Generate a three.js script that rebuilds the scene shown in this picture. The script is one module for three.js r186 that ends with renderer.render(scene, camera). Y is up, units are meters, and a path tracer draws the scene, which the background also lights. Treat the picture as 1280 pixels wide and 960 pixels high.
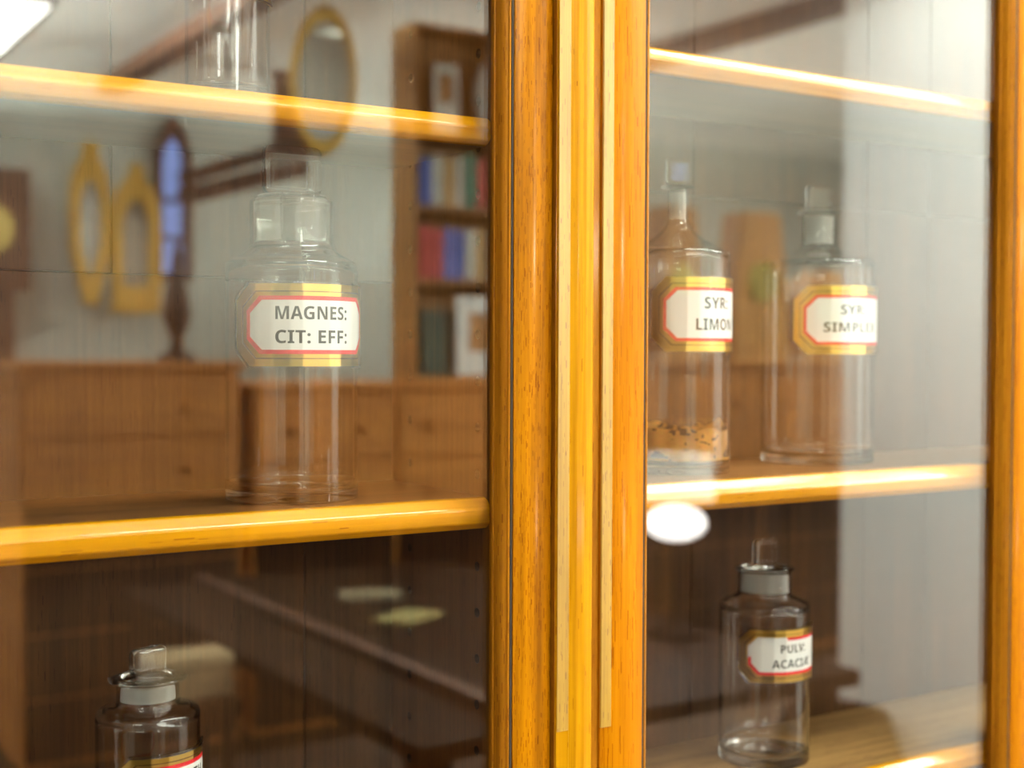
import * as THREE from 'three';
import { RoundedBoxGeometry } from 'three/addons/geometries/RoundedBoxGeometry.js';
import { mergeGeometries, toCreasedNormals } from 'three/addons/utils/BufferGeometryUtils.js';
import { RectAreaLightUniformsLib } from 'three/addons/lights/RectAreaLightUniformsLib.js';
RectAreaLightUniformsLib.init();

// ---------------------------------------------------------------- camera, sky, lights, exposure
const D = Math.PI / 180, EY = 1.45;                       // the eye is 1.45 m above the floor
const scene = new THREE.Scene();
const camera = new THREE.PerspectiveCamera(2 * Math.atan(480 / 1660) / D, 4 / 3, 0.05, 60);
camera.position.set(0, EY, 0);
camera.rotation.order = 'YXZ';
camera.rotation.set(-1.367 * D, -32.27 * D, 0.198 * D);
camera.focus = 0.97;
camera.userData.fStop = 4.0;
camera.updateMatrixWorld(true);

scene.background = new THREE.Color(0.50, 0.62, 1.0);
scene.backgroundIntensity = 5.0;
scene.environment = null;

const renderer = new THREE.WebGLRenderer({ antialias: true });
renderer.toneMapping = THREE.LinearToneMapping;
renderer.toneMappingExposure = 0.66;
renderer.shadowMap.enabled = true;

const LIGHT = new THREE.Color().setRGB(0.90, 1, 0.91);
const LAMP = 46;                                            // brightness of the ceiling panels
// x, z, size in x, size in z, share of LAMP downwards and upwards
const PANELS = [
  [0.80, 3.85, 0.60, 1.70, 0.5, 20.0, 0.24],
  [1.45, -0.26, 1.70, 0.26, 1.45, 0.4, 0.20],
  [3.02, 0.45, 0.34, 1.60, 2.3, 0.6, 0.24],
  [4.15, 4.35, 0.34, 0.50, 5.0, 30.0, 0.24],  // unseen panel, added to brighten the far wall
  [-1.2, 4.20, 0.60, 1.50, 0.3, 4.0, 0.24],  // added out of view to lift the left part of the far wall
  [5.00, 0.70, 0.60, 1.50, 4.0, 12.0, 0.24],  // added out of sight past the partition to light the far right
  [-1.4, 1.20, 0.60, 1.40, 0.15, 0.1, 0.24],
];

// ---------------------------------------------------------------- helpers
let seed = 7;
const rnd = () => { seed = (seed * 1664525 + 1013904223) >>> 0; return seed / 4294967296; };
const used = {};
function numbered(n) { const k = (used[n] = (used[n] ?? -1) + 1); return k ? n + '_' + String(k).padStart(3, '0') : n; }
function tag(o, label, category, group) { o.userData.label = label; if (category) o.userData.category = category; if (group) o.userData.group = group; return o; }
function thing(name, label, category, [x, y, z] = [0, 0, 0], turn = 0, group) {
  const o = new THREE.Group(); o.name = numbered(name); o.position.set(x, y, z); o.rotation.y = turn; scene.add(o);
  return tag(o, label, category, group);
}
function part(name, geo, mat, parent, label) {
  const m = new THREE.Mesh(geo, mat); m.name = name; parent.add(m); if (label) m.userData.label = label; return m;
}
function grp(name, parent) { const g = new THREE.Group(); g.name = name; parent.add(g); return g; }
function struct(name, geo, mat) { const m = new THREE.Mesh(geo, mat); m.name = name; m.userData.kind = 'structure'; scene.add(m); return m; }

// texture coordinates in metres; the grain (v) follows one axis of the object
function uvm(geo, grain = 'y', su = 0.2, sv = 0.6, off) {
  const g = geo.index ? geo.toNonIndexed() : geo, p = g.attributes.position, uv = new Float32Array(p.count * 2);
  const ou = off ?? rnd(), ov = off !== undefined ? off * 1.7 : rnd();
  const a = new THREE.Vector3(), b = new THREE.Vector3(), c = new THREE.Vector3(), n = new THREE.Vector3();
  for (let i = 0; i < p.count; i += 3) {
    a.fromBufferAttribute(p, i); b.fromBufferAttribute(p, i + 1); c.fromBufferAttribute(p, i + 2);
    n.copy(b).sub(a).cross(c.clone().sub(a));
    const q = [Math.abs(n.x), Math.abs(n.y), Math.abs(n.z)], k = q.indexOf(Math.max(...q));
    const gi = 'xyz'.indexOf(grain), rest = [0, 1, 2].filter((j) => j !== gi);
    const ui = k === rest[0] ? rest[1] : k === rest[1] ? rest[0] : rest[0], vi = k === gi ? rest[1] : gi;
    [a, b, c].forEach((v, j) => { uv[(i + j) * 2] = v.getComponent(ui) / su + ou; uv[(i + j) * 2 + 1] = v.getComponent(vi) / sv + ov; });
  }
  g.setAttribute('uv', new THREE.BufferAttribute(uv, 2));
  return g;
}
function box(x0, x1, y0, y1, z0, z1, bev = 0) {
  const g = bev ? new RoundedBoxGeometry(x1 - x0, y1 - y0, z1 - z0, 1, bev) : new THREE.BoxGeometry(x1 - x0, y1 - y0, z1 - z0);
  return g.translate((x0 + x1) / 2, (y0 + y1) / 2, (z0 + z1) / 2);
}
// outline of (a, b) points drawn out along an axis from t0 to t1; round edges are smoothed below 40 degrees
function prism(pts, t0, t1, axis = 'y') {
  const V = pts.map(([a, b]) => new THREE.Vector2(a, b));
  if (THREE.ShapeUtils.isClockWise(V)) V.reverse();
  const tri = THREE.ShapeUtils.triangulateShape(V, []), pos = [];
  const put = (a, b, t) => { axis === 'y' ? pos.push(a, t, -b) : axis === 'x' ? pos.push(t, b, -a) : pos.push(a, b, t); };
  // in (a, b, t): right-handed for axis z; the maps above keep that hand (x: (t, b, -a) , y: (a, t, -b))
  for (const [i, j, k] of tri) { for (const q of [i, j, k]) put(V[q].x, V[q].y, t1); for (const q of [k, j, i]) put(V[q].x, V[q].y, t0); }
  for (let i = 0; i < V.length; i++) {
    const p = V[i], q = V[(i + 1) % V.length];
    put(p.x, p.y, t0); put(q.x, q.y, t0); put(q.x, q.y, t1); put(p.x, p.y, t0); put(q.x, q.y, t1); put(p.x, p.y, t1);
  }
  const g = new THREE.BufferGeometry();
  g.setAttribute('position', new THREE.Float32BufferAttribute(pos, 3));
  g.computeVertexNormals();
  return toCreasedNormals(g, 40 * D);
}
// plan outlines are written as (x, z); prism's y axis wants (x, -z)
const plan = (pts, y0, y1) => prism(pts.map(([x, z]) => [x, -z]), y0, y1, 'y');

// ---------------------------------------------------------------- procedural textures
function lattice(n, s) { let q = s; const a = new Float32Array(n * n); for (let i = 0; i < a.length; i++) { q = (q * 1664525 + 1013904223) >>> 0; a[i] = q / 4294967296; } return a; }
const LN = 64, LAT = [11, 23, 37, 51].map((s) => lattice(LN, s * 7919));
function vn(u, v, fx, fy, k) {                                // value noise that repeats at u, v = 1
  const L = LAT[k & 3], x = u * fx, y = v * fy, x0 = Math.floor(x), y0 = Math.floor(y);
  let a = x - x0, b = y - y0; a = a * a * (3 - 2 * a); b = b * b * (3 - 2 * b);
  const m = (q, f) => ((q % f) + f) % f, i0 = m(x0, fx), i1 = m(x0 + 1, fx), j0 = m(y0, fy), j1 = m(y0 + 1, fy);
  const g = (i, j) => L[((j * 7 + (k >> 2) * 13) % LN) * LN + ((i + ((i / LN) | 0) * 17 + j * 3) % LN)];
  return (g(i0, j0) * (1 - a) + g(i1, j0) * a) * (1 - b) + (g(i0, j1) * (1 - a) + g(i1, j1) * a) * b;
}
const toS = (c) => Math.round(255 * Math.min(1, Math.max(0, c <= 0.0031308 ? 12.92 * c : 1.055 * c ** (1 / 2.4) - 0.055)));
function texture(W, H, f, srgb = true) {
  const d = new Uint8Array(W * H * 4);
  for (let y = 0; y < H; y++) for (let x = 0; x < W; x++) {
    const c = f((x + 0.5) / W, (y + 0.5) / H), i = (y * W + x) * 4;
    for (let k = 0; k < 3; k++) d[i + k] = srgb ? toS(c[k]) : Math.round(255 * Math.min(1, Math.max(0, c[k])));
    d[i + 3] = 255;
  }
  const t = new THREE.DataTexture(d, W, H, THREE.RGBAFormat);
  t.wrapS = t.wrapT = THREE.RepeatWrapping; t.magFilter = THREE.LinearFilter; t.minFilter = THREE.LinearMipmapLinearFilter; t.generateMipmaps = true;
  if (srgb) t.colorSpace = THREE.SRGBColorSpace;
  t.needsUpdate = true; return t;
}
function wood(dark, light, { pores = 0, poreLen = 0.012, figure = 0.5, fine = 0.5, k = 0, W = 512, H = 1024, contrast = 1 } = {}) {
  // short dark pores lie along the grain
  const pm = new Float32Array(W * H).fill(1);
  let q = 99 + k * 31; const r = () => { q = (q * 1664525 + 1013904223) >>> 0; return q / 4294967296; };
  for (let n = 0; n < pores; n++) {
    const x = Math.floor(r() * W), y = r() * H, l = H * poreLen * (0.4 + r()), s = 0.35 + 0.5 * r(), w = r() < 0.25 ? 2 : 1, lean = (r() - 0.5) * 0.08;
    for (let j = 0; j < l; j++) for (let i = 0; i < w; i++) { const yy = Math.floor(y + j) % H, xx = ((x + i + Math.round(j * lean)) % W + W) % W; pm[yy * W + xx] = Math.min(pm[yy * W + xx], s); }
  }
  return texture(W, H, (u, v) => {
    const bend = 0.03 * (vn(u, v, 3, 2, k) - 0.5);
    const a = vn(u + bend, v, 9, 1, k), b = vn(u + bend, v, 26, 3, k + 1), c = vn(u, v, 60, 6, k + 2), d = vn(u, v, 180, 12, k + 3), e = vn(u, v, 3, 3, k + 5);
    let t = figure * (0.5 * a + 0.3 * b + 0.2 * e) + fine * (0.55 * c + 0.45 * d); t /= figure + fine;
    t = Math.min(1, Math.max(0, 0.5 + (t - 0.5) * 2.0 * contrast));
    const p = pm[Math.min(H - 1, Math.floor(v * H)) * W + Math.min(W - 1, Math.floor(u * W))];
    return [0, 1, 2].map((i) => (dark[i] + (light[i] - dark[i]) * t) * (p + (1 - p) * (i ? 0 : 0.25)));
  });
}
const std = (o) => new THREE.MeshStandardMaterial(o), phy = (o) => new THREE.MeshPhysicalMaterial(o);
const lin = (r, g, b) => new THREE.Color().setRGB(r, g, b);
const varnish = { roughness: 0.42, specularIntensity: 0.06, clearcoat: 0.06, clearcoatRoughness: 0.14 };
const M = {
  frame: phy({ map: wood([0.15, 0.043, 0.0004], [0.40, 0.142, 0.0006], { pores: 7000, poreLen: 0.009, figure: 0.6, fine: 0.5, k: 0 }), ...varnish }),
  stile: phy({ map: wood([0.24, 0.066, 0.0005], [0.42, 0.142, 0.0008], { pores: 1500, poreLen: 0.03, figure: 0.8, fine: 0.4, k: 2 }), ...varnish }),
  golden: phy({ map: wood([0.30, 0.115, 0.0008], [0.44, 0.195, 0.002], { pores: 500, figure: 0.3, fine: 0.7, k: 4 }), ...varnish }),
  worn: phy({ map: wood([0.25, 0.122, 0.006], [0.37, 0.20, 0.014], { pores: 2600, poreLen: 0.008, figure: 0.3, fine: 0.7, k: 6 }), roughness: 0.5, clearcoat: 0.2, clearcoatRoughness: 0.3 }),
  bead: phy({ map: wood([0.20, 0.062, 0.002], [0.35, 0.13, 0.006], { pores: 2200, k: 8 }), ...varnish }),
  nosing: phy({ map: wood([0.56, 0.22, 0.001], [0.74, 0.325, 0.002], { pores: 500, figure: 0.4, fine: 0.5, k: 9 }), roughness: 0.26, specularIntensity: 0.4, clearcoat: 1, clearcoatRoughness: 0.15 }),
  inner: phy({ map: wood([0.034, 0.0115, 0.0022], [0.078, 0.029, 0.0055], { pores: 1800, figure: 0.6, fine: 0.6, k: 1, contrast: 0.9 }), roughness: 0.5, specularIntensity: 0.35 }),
  side: phy({ map: wood([0.075, 0.026, 0.005], [0.14, 0.050, 0.010], { pores: 1600, figure: 0.5, fine: 0.6, k: 3, contrast: 0.8 }), roughness: 0.5, specularIntensity: 0.35 }),
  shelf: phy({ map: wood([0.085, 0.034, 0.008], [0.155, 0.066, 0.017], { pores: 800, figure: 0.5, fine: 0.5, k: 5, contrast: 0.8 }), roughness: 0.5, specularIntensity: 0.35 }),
  oak: phy({ map: wood([0.17, 0.085, 0.025], [0.32, 0.18, 0.06], { pores: 2500, poreLen: 0.02, figure: 0.7, fine: 0.5, k: 7 }), roughness: 0.5, specularIntensity: 0.35 }),
  hole: std({ color: lin(0.03, 0.013, 0.005), roughness: 0.9 }),  // dark colour stands in for the shade inside the peg holes
  gap: std({ color: lin(0.02, 0.010, 0.004), roughness: 0.9 }),
  pane: phy({ color: 0xffffff, transmission: 1, thickness: 0, roughness: 0, ior: 1.76 }),
  glass: phy({ color: lin(1, 1, 1), transmission: 1, thickness: 0.004, roughness: 0.0, ior: 1.48, attenuationColor: lin(0.85, 0.95, 0.88), attenuationDistance: 0.25 }),
  thin: phy({ color: lin(0.985, 0.992, 0.982), transmission: 1, thickness: 0, roughness: 0, ior: 1.5 }),
  ground: phy({ color: lin(0.86, 0.88, 0.84), transmission: 0.62, thickness: 0, roughness: 0.75, ior: 1.4 }),
  groundClear: phy({ color: lin(0.86, 0.87, 0.84), transmission: 0.93, thickness: 0, roughness: 0.22, ior: 1.3 }),
  gold: phy({ color: lin(0.60, 0.385, 0.07), metalness: 1, roughness: 0.30, clearcoat: 1, clearcoatRoughness: 0.03 }),
  goldLine: phy({ color: lin(0.16, 0.085, 0.012), metalness: 0.6, roughness: 0.4, clearcoat: 1, clearcoatRoughness: 0.03 }),
};

// ---------------------------------------------------------------- the room: an old hall with white walls
const ROOM = { x0: -2.6, x1: 8.4, z0: -1.12, z1: 5.5, top: 2.9 };
const plaster = texture(256, 256, (u, v) => { const n = 0.86 + 0.03 * (vn(u, v, 6, 6, 0) - 0.5) + 0.03 * (vn(u, v, 60, 60, 1) - 0.5); return [n, n * 0.985, n * 0.95]; });
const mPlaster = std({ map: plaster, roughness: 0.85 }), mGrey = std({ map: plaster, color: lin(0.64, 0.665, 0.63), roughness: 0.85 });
const mCeil = std({ color: lin(0.84, 0.82, 0.77), roughness: 0.9 });
const carpet = texture(256, 256, (u, v) => { const n = 0.7 + 0.5 * vn(u, v, 90, 90, 2) + 0.2 * vn(u, v, 8, 8, 3); return [0.10 * n, 0.060 * n, 0.040 * n]; });
const mCarpet = std({ map: carpet, roughness: 0.95 });
const T = 0.12;
struct('floor', uvm(box(ROOM.x0 - T, ROOM.x1 + T, -T, 0, ROOM.z0 - T, ROOM.z1 + T), 'z', 1, 1, 0), mCarpet);
struct('ceiling', box(ROOM.x0 - T, ROOM.x1 + T, ROOM.top, ROOM.top + T, ROOM.z0 - T, ROOM.z1 + T), mCeil);
struct('wall_front', uvm(box(ROOM.x0 - T, ROOM.x1 + T, 0, ROOM.top, ROOM.z0 - T, ROOM.z0), 'y', 1, 1, 0), mPlaster);
struct('wall_left', uvm(box(ROOM.x0 - T, ROOM.x0, 0, ROOM.top, ROOM.z0, ROOM.z1), 'y', 1, 1, 0), mGrey);
struct('wall_right', uvm(box(ROOM.x1, ROOM.x1 + T, 0, ROOM.top, ROOM.z0, ROOM.z1), 'y', 1, 1, 0), mGrey);
struct('wall_partition', uvm(box(3.35, 3.47, 0, ROOM.top, ROOM.z0, 1.51), 'y', 1, 1, 0), mPlaster);
// the far wall has a pointed window opening
const WX = 2.33, WHALF = 0.085, WB = 1.86, WS = 2.52, WT = 2.715;
function lancet(h, b, s, t) {
  const p = new THREE.Path(); p.moveTo(WX - h, b); p.lineTo(WX + h, b); p.lineTo(WX + h, s);
  p.quadraticCurveTo(WX + h * 0.9, (s + t) / 2 + 0.02, WX, t); p.quadraticCurveTo(WX - h * 0.9, (s + t) / 2 + 0.02, WX - h, s); p.closePath(); return p;
}
{
  const s = new THREE.Shape([[ROOM.x0 - T, 0], [ROOM.x1 + T, 0], [ROOM.x1 + T, ROOM.top], [ROOM.x0 - T, ROOM.top]].map(([x, y]) => new THREE.Vector2(x, y)));
  s.holes.push(lancet(WHALF, WB, WS, WT));
  struct('wall_back', uvm(new THREE.ExtrudeGeometry(s, { depth: T, bevelEnabled: false, curveSegments: 10 }).translate(0, 0, ROOM.z1), 'y', 1, 1, 0), mGrey);
  const mDark = std({ map: wood([0.05, 0.018, 0.008], [0.12, 0.045, 0.018], { pores: 600, k: 10 }), roughness: 0.6 });
  M.dark = mDark;
  const w = new THREE.Group(); w.name = 'window_1'; w.userData.kind = 'structure'; scene.add(w);
  const fs = new THREE.Shape(lancet(WHALF + 0.02, WB - 0.03, WS, WT + 0.03).getPoints(10)); fs.holes.push(lancet(WHALF - 0.022, WB + 0.02, WS - 0.03, WT - 0.09));
  part('window_frame', uvm(new THREE.ExtrudeGeometry(fs, { depth: 0.03, bevelEnabled: false, curveSegments: 10 }).translate(0, 0, ROOM.z1 - 0.03), 'y'), mDark, w);
  for (const y of [WB + 0.21, WB + 0.42]) part('glazing_bar', box(WX - WHALF, WX + WHALF, y - 0.012, y + 0.012, ROOM.z1 - 0.02, ROOM.z1), mDark, w);
  part('window_pane', new THREE.ShapeGeometry(new THREE.Shape(lancet(WHALF, WB, WS, WT).getPoints(10))).translate(0, 0, ROOM.z1 + 0.03), phy({ color: lin(0.75, 0.82, 1), transmission: 1, thickness: 0, roughness: 0, ior: 1.45 }), w);
}
// timber beams under the ceiling, running away from the cabinet, and a brace at the far end
struct('trim_1', uvm(box(1.93, 2.05, ROOM.top - 0.07, ROOM.top, 1.2, ROOM.z1), 'z'), M.dark);
struct('trim_2', uvm(box(3.92, 4.06, ROOM.top - 0.07, ROOM.top, 1.6, ROOM.z1), 'z'), M.dark);
{
  const b = (x0, y0, x1, y1, w, z) => { const g = uvm(box(-0.5 * Math.hypot(x1 - x0, y1 - y0), 0.5 * Math.hypot(x1 - x0, y1 - y0), -w / 2, w / 2, -0.06, 0.06), 'x'); return g.rotateZ(Math.atan2(y1 - y0, x1 - x0)).translate((x0 + x1) / 2, (y0 + y1) / 2, z); };
  struct('trim_3', box(2.66, 2.82, 2.36, ROOM.top, 4.75, 4.87), M.dark);
  struct('trim_4', b(2.16, 2.31, 2.68, 2.50, 0.07, 4.81), M.dark);
  struct('trim_5', b(2.16, 2.22, 2.68, 2.38, 0.09, 4.81), M.dark);
}
const mDiff = std({ color: 0xffffff, roughness: 0.6, emissive: lin(1, 0.97, 0.9), emissiveIntensity: 8 });
const mTin = std({ color: lin(0.8, 0.8, 0.78), roughness: 0.5 });
PANELS.forEach(([x, z, w, l, k, up, d], i) => {
  const o = thing('ceiling_light', ['hanging light panel above the tall drawer chest', 'hanging light panel nearest the display cabinet', 'hanging light panel beside the white partition', 'short added light panel, unseen, brightening the far wall beyond the clocks', 'added light panel, unseen, brightening the far corner beside the longcase clock', 'added light panel, unseen behind the white partition', 'hanging light panel over the bare carpet'][i], 'light', [x, ROOM.top, z]);
  part('housing', mergeGeometries([box(-w / 2 - 0.02, w / 2 + 0.02, -d - 0.02, -d, -l / 2 - 0.02, l / 2 + 0.02), box(-w / 2 - 0.02, -w / 2, -d - 0.04, -d - 0.02, -l / 2 - 0.02, l / 2 + 0.02), box(w / 2, w / 2 + 0.02, -d - 0.04, -d - 0.02, -l / 2 - 0.02, l / 2 + 0.02)]), mTin, o);
  part('diffuser', box(-w / 2, w / 2, -d - 0.032, -d - 0.02, -l / 2, l / 2), mDiff, o);
  if (up) part('added_upper_diffuser', box(-w / 2, w / 2, -d, -d + 0.01, -l / 2, l / 2), mDiff, o);  // upward glow and lamp added to brighten the ceiling
  for (const [q, r] of [[-1, -1], [1, -1], [-1, 1], [1, 1]]) part('rod', new THREE.CylinderGeometry(0.006, 0.006, d, 8).translate(q * (w / 2 + 0.012), -d / 2, r * (l / 2 - 0.1)), mTin, o);
  const lamp = (kk, y, rx) => { const a = new THREE.RectAreaLight(LIGHT, LAMP * kk, w, l); a.name = 'panel_lamp'; a.position.set(0, y, 0); a.rotation.set(rx, 0, 0); o.add(a); };
  lamp(k, -d - 0.036, -Math.PI / 2);
  if (up) lamp(up, -d + 0.014, Math.PI / 2);
});

// ---------------------------------------------------------------- the cabinet
const CAB = { z1: -0.856, zb: -1.0274, top: 0.80, bot: -0.80 };
const Y = (h) => EY + h;
const cab = thing('display_cabinet', 'golden varnished wooden display cabinet with glazed doors and bottles on its shelves', 'cabinet', [0, 0, 0]);
{
  // back boards, joints open by a millimetre
  const board = (x0, x1, h0, h1) => part('back_board', uvm(box(x0 + 0.0007, x1 - 0.0007, Y(h0) + 0.0004, Y(h1) - 0.0004, -1.0394, CAB.zb, 0.0008), 'y', 0.22, 0.7), M.inner, cab);
  for (const [a, b] of [[0.118, 0.2848], [0.2848, 0.4446], [0.4446, 0.540]]) board(a, b, 0.0595, CAB.top);
  for (const [a, b] of [[0.118, 0.4446], [0.4446, 0.540]]) board(a, b, CAB.bot, 0.0595);
  for (const [a, b] of [[0.596, 0.862], [0.862, 1.108], [1.108, 1.2085], [1.2085, 1.309], [1.309, 1.41], [1.41, 1.585]]) { board(a, b, 0.157, CAB.top); board(a, b, CAB.bot, 0.157); }
  part('back_cover', uvm(box(0.10, 1.60, Y(CAB.bot), Y(CAB.top), -1.05, -1.0405), 'y'), M.gap, cab);
  // the partition's near face carries two columns of peg holes
  const s = new THREE.Shape([[0.858, Y(CAB.bot)], [1.027, Y(CAB.bot)], [1.027, Y(CAB.top)], [0.858, Y(CAB.top)]].map(([a, b]) => new THREE.Vector2(a, b)));
  for (let i = -9; i < 24; i++) for (const [a, h] of [[0.8828, 0.2657], [0.9945, 0.2665]]) {
    const y = Y(h) - 0.036 * i; if (y < Y(CAB.bot) + 0.02 || y > Y(CAB.top) - 0.02) continue;
    const p = new THREE.Path(); p.absarc(a, y, 0.0038, 0, 2 * Math.PI, true); s.holes.push(p);
  }
  const g = new THREE.ExtrudeGeometry(s, { depth: 0.016, bevelEnabled: false, curveSegments: 10 });
  const p = g.attributes.position; for (let i = 0; i < p.count; i++) { const a = p.getX(i), b = p.getY(i), t = p.getZ(i); p.setXYZ(i, 0.526 + t, b, -a); }
  g.computeVertexNormals();
  part('partition_panel', uvm(g, 'y', 0.22, 0.7, 0.31), [M.side, M.hole], cab, 'brown partition panel with two columns of round peg holes');
  part('partition_core', uvm(box(0.5422, 0.606, Y(CAB.bot), Y(CAB.top), -1.027, -0.858), 'y'), M.gap, cab);  // core coloured dark to give the shade seen in the peg holes
  part('side_panel', uvm(box(0.10, 0.118, Y(CAB.bot), Y(CAB.top), -1.040, -0.858), 'y'), M.side, cab);
  part('side_panel', uvm(box(1.585, 1.603, Y(CAB.bot), Y(CAB.top), -1.040, -0.858), 'y'), M.side, cab);
  part('top_panel', uvm(box(0.06, 1.643, Y(CAB.top), Y(CAB.top) + 0.03, -1.05, -0.81, 0.004), 'x'), M.frame, cab);
  part('bottom_panel', uvm(box(0.09, 1.613, Y(CAB.bot) - 0.025, Y(CAB.bot), -1.05, -0.858), 'x'), M.frame, cab);
  // cupboard below
  part('base_carcass', uvm(box(0.09, 1.613, 0.08, Y(CAB.bot) - 0.025, -1.05, -0.80, 0.003), 'x'), M.frame, cab);
  part('plinth', uvm(box(0.07, 1.633, 0, 0.08, -1.06, -0.79, 0.003), 'x'), M.frame, cab);
  for (const [a, b] of [[0.10, 0.56], [0.606, 1.09], [1.12, 1.60]]) part('cupboard_door', uvm(box(a, b, 0.10, Y(CAB.bot) - 0.05, -0.80, -0.782, 0.004), 'y'), M.stile, cab);

  // shelves: a board with a rounded lighter nosing
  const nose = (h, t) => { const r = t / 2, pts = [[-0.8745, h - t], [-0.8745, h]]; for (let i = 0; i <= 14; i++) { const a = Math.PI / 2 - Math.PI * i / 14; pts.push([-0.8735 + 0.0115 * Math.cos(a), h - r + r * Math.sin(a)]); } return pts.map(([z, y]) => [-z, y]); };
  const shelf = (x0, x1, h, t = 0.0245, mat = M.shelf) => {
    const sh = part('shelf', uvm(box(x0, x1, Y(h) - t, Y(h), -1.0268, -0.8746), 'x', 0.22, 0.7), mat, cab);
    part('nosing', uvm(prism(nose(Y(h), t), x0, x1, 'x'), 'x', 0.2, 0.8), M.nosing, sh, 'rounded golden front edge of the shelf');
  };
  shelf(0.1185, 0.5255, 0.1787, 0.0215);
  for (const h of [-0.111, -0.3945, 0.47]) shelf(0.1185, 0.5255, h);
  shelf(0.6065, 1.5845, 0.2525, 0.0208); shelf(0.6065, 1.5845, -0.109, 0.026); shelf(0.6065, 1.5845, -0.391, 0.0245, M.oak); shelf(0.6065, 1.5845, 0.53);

  // doors: stiles, rails, ovolo glazing beads and a pane
  const zf = -0.833, zk = -0.856, d0 = -0.78, d1 = 0.78, r0 = -0.72, r1 = 0.72;
  const rnd4 = (x0, x1, e = 0.0012) => { const q = [[x0, zk]]; for (let i = 0; i <= 4; i++) { const a = Math.PI - i * Math.PI / 8; q.push([x0 + e + e * Math.cos(a), zf - e + e * Math.sin(a)]); } for (let i = 0; i <= 4; i++) { const a = Math.PI / 2 - i * Math.PI / 8; q.push([x1 - e + e * Math.cos(a), zf - e + e * Math.sin(a)]); } q.push([x1, zk]); return q; };
  // bead: dir +1 slopes towards -x (right-hand side of a pane), -1 towards +x
  const bead = (xq, dir) => {
    const q = [[0.0, -0.0225], [0.0, -0.0024], [-0.0006, -0.0012], [-0.0014, -0.0008], [-0.0022, -0.0014]];
    for (let i = 0; i <= 8; i++) { const a = Math.PI / 2 + i * Math.PI / 16; q.push([-0.0024 + 0.0048 * Math.cos(a), -0.0125 + 0.0098 * Math.sin(a)]); }
    q.push([-0.0080, -0.0128], [-0.0080, -0.0152], [-0.0052, -0.0152], [-0.0052, -0.0225]);
    return q.map(([x, z]) => [xq + dir * x, zf + z]);
  };
  function door(xl, xlq, xrq, xr, left, right, label) {
    const dr = grp('door', cab); dr.userData.label = label;
    part('stile', uvm(plan(rnd4(xl, xlq), Y(d0), Y(d1)), 'y'), left, dr);
    part('stile', uvm(plan(rnd4(xrq, xr), Y(d0), Y(d1)), 'y'), right, dr);
    part('rail', uvm(box(xlq, xrq, Y(d0), Y(r0), zk, zf, 0.0012), 'x'), M.frame, dr);
    part('rail', uvm(box(xlq, xrq, Y(r1), Y(d1), zk, zf, 0.0012), 'x'), M.frame, dr);
    part('glazing_bead', uvm(plan(bead(xlq + 0.0016, -1), Y(r0), Y(r1)), 'y'), M.bead, dr);
    part('glazing_bead', uvm(plan(bead(xrq - 0.0018, 1), Y(r0), Y(r1)), 'y'), M.bead, dr);
    part('quirk_shade', uvm(box(xlq - 0.0008, xlq + 0.0018, Y(r0), Y(r1), zk + 0.001, zf - 0.0011), 'y'), M.gap, dr);  // dark filler strips: shade of the bead groove put into colour
    part('quirk_shade', uvm(box(xrq - 0.0018, xrq + 0.0008, Y(r0), Y(r1), zk + 0.001, zf - 0.0011), 'y'), M.gap, dr);
    for (const y of [r0, r1 - 0.008]) part('glazing_bead', uvm(box(xlq + 0.0094, xrq - 0.0094, Y(y), Y(y + 0.008), -0.853, -0.842), 'x'), M.bead, dr);
    part('glass_pane', box(xlq + 0.0070, xrq - 0.0070, Y(r0) + 0.001, Y(r1) - 0.001, -0.8515, -0.8485), M.pane, dr);
    return dr;
  }
  door(0.092, 0.132, 0.5274, 0.5618, M.stile, M.frame, 'left glazed door, in front of the bottle of magnesia');
  const d2 = door(0.6078, 0.6500, 1.1053, 1.142, M.stile, M.stile, 'right glazed door, in front of the two syrup bottles');
  part('worn_edge', uvm(plan([[0.6080, zf - 0.002], [0.6080, zf + 0.0002], [0.6088, zf + 0.0009], [0.6180, zf + 0.0009], [0.6186, zf + 0.0003], [0.6186, zf - 0.002]], Y(-0.2925), Y(0.7)), 'y'), M.worn, d2, 'pale strip worn bare along the stile edge');
  door(1.170, 1.206, 1.555, 1.603, M.stile, M.stile, 'glazed door farthest from the centre post');
  // centre post between the doors
  part('post', uvm(box(0.5622, 0.6074, Y(d0), Y(d1), -0.8578, -0.8362), 'y'), M.gap, cab);
  const pm = [[0.5626, -0.8362], [0.5626, -0.8296], [0.5628, -0.8284], [0.5634, -0.8278], [0.5746, -0.8278], [0.5750, -0.8282]];
  for (let i = 0; i <= 8; i++) { const a = i / 8; pm.push([0.5754 + 0.0172 * a, -0.8286 + 0.0017 * Math.sin(Math.PI * a) - 0.0002 * a]); }
  for (let i = 1; i <= 6; i++) { const a = i / 6 * Math.PI / 2; pm.push([0.5926 + 0.0074 * Math.sin(a), -0.8288 - 0.0064 * (1 - Math.cos(a))]); }
  pm.push([0.6000, -0.8362]);
  part('astragal', uvm(plan(pm, Y(d0), Y(d1)), 'y'), M.golden, cab, 'raised golden moulding on the centre post');
  part('worn_edge', uvm(plan([[0.5636, -0.829], [0.5638, -0.8273], [0.5741, -0.8273], [0.5743, -0.829]], Y(-0.288), Y(0.7)), 'y'), M.worn, cab, 'pale strip worn bare along the centre moulding');
  part('fillet', uvm(box(0.56215, 0.56265, Y(d0), Y(d1), -0.8362, -0.8288), 'y'), M.bead, cab);
  part('groove_strip', uvm(box(0.6000, 0.6074, Y(d0), Y(d1), -0.8362, -0.8352), 'y'), M.bead, cab);
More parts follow.
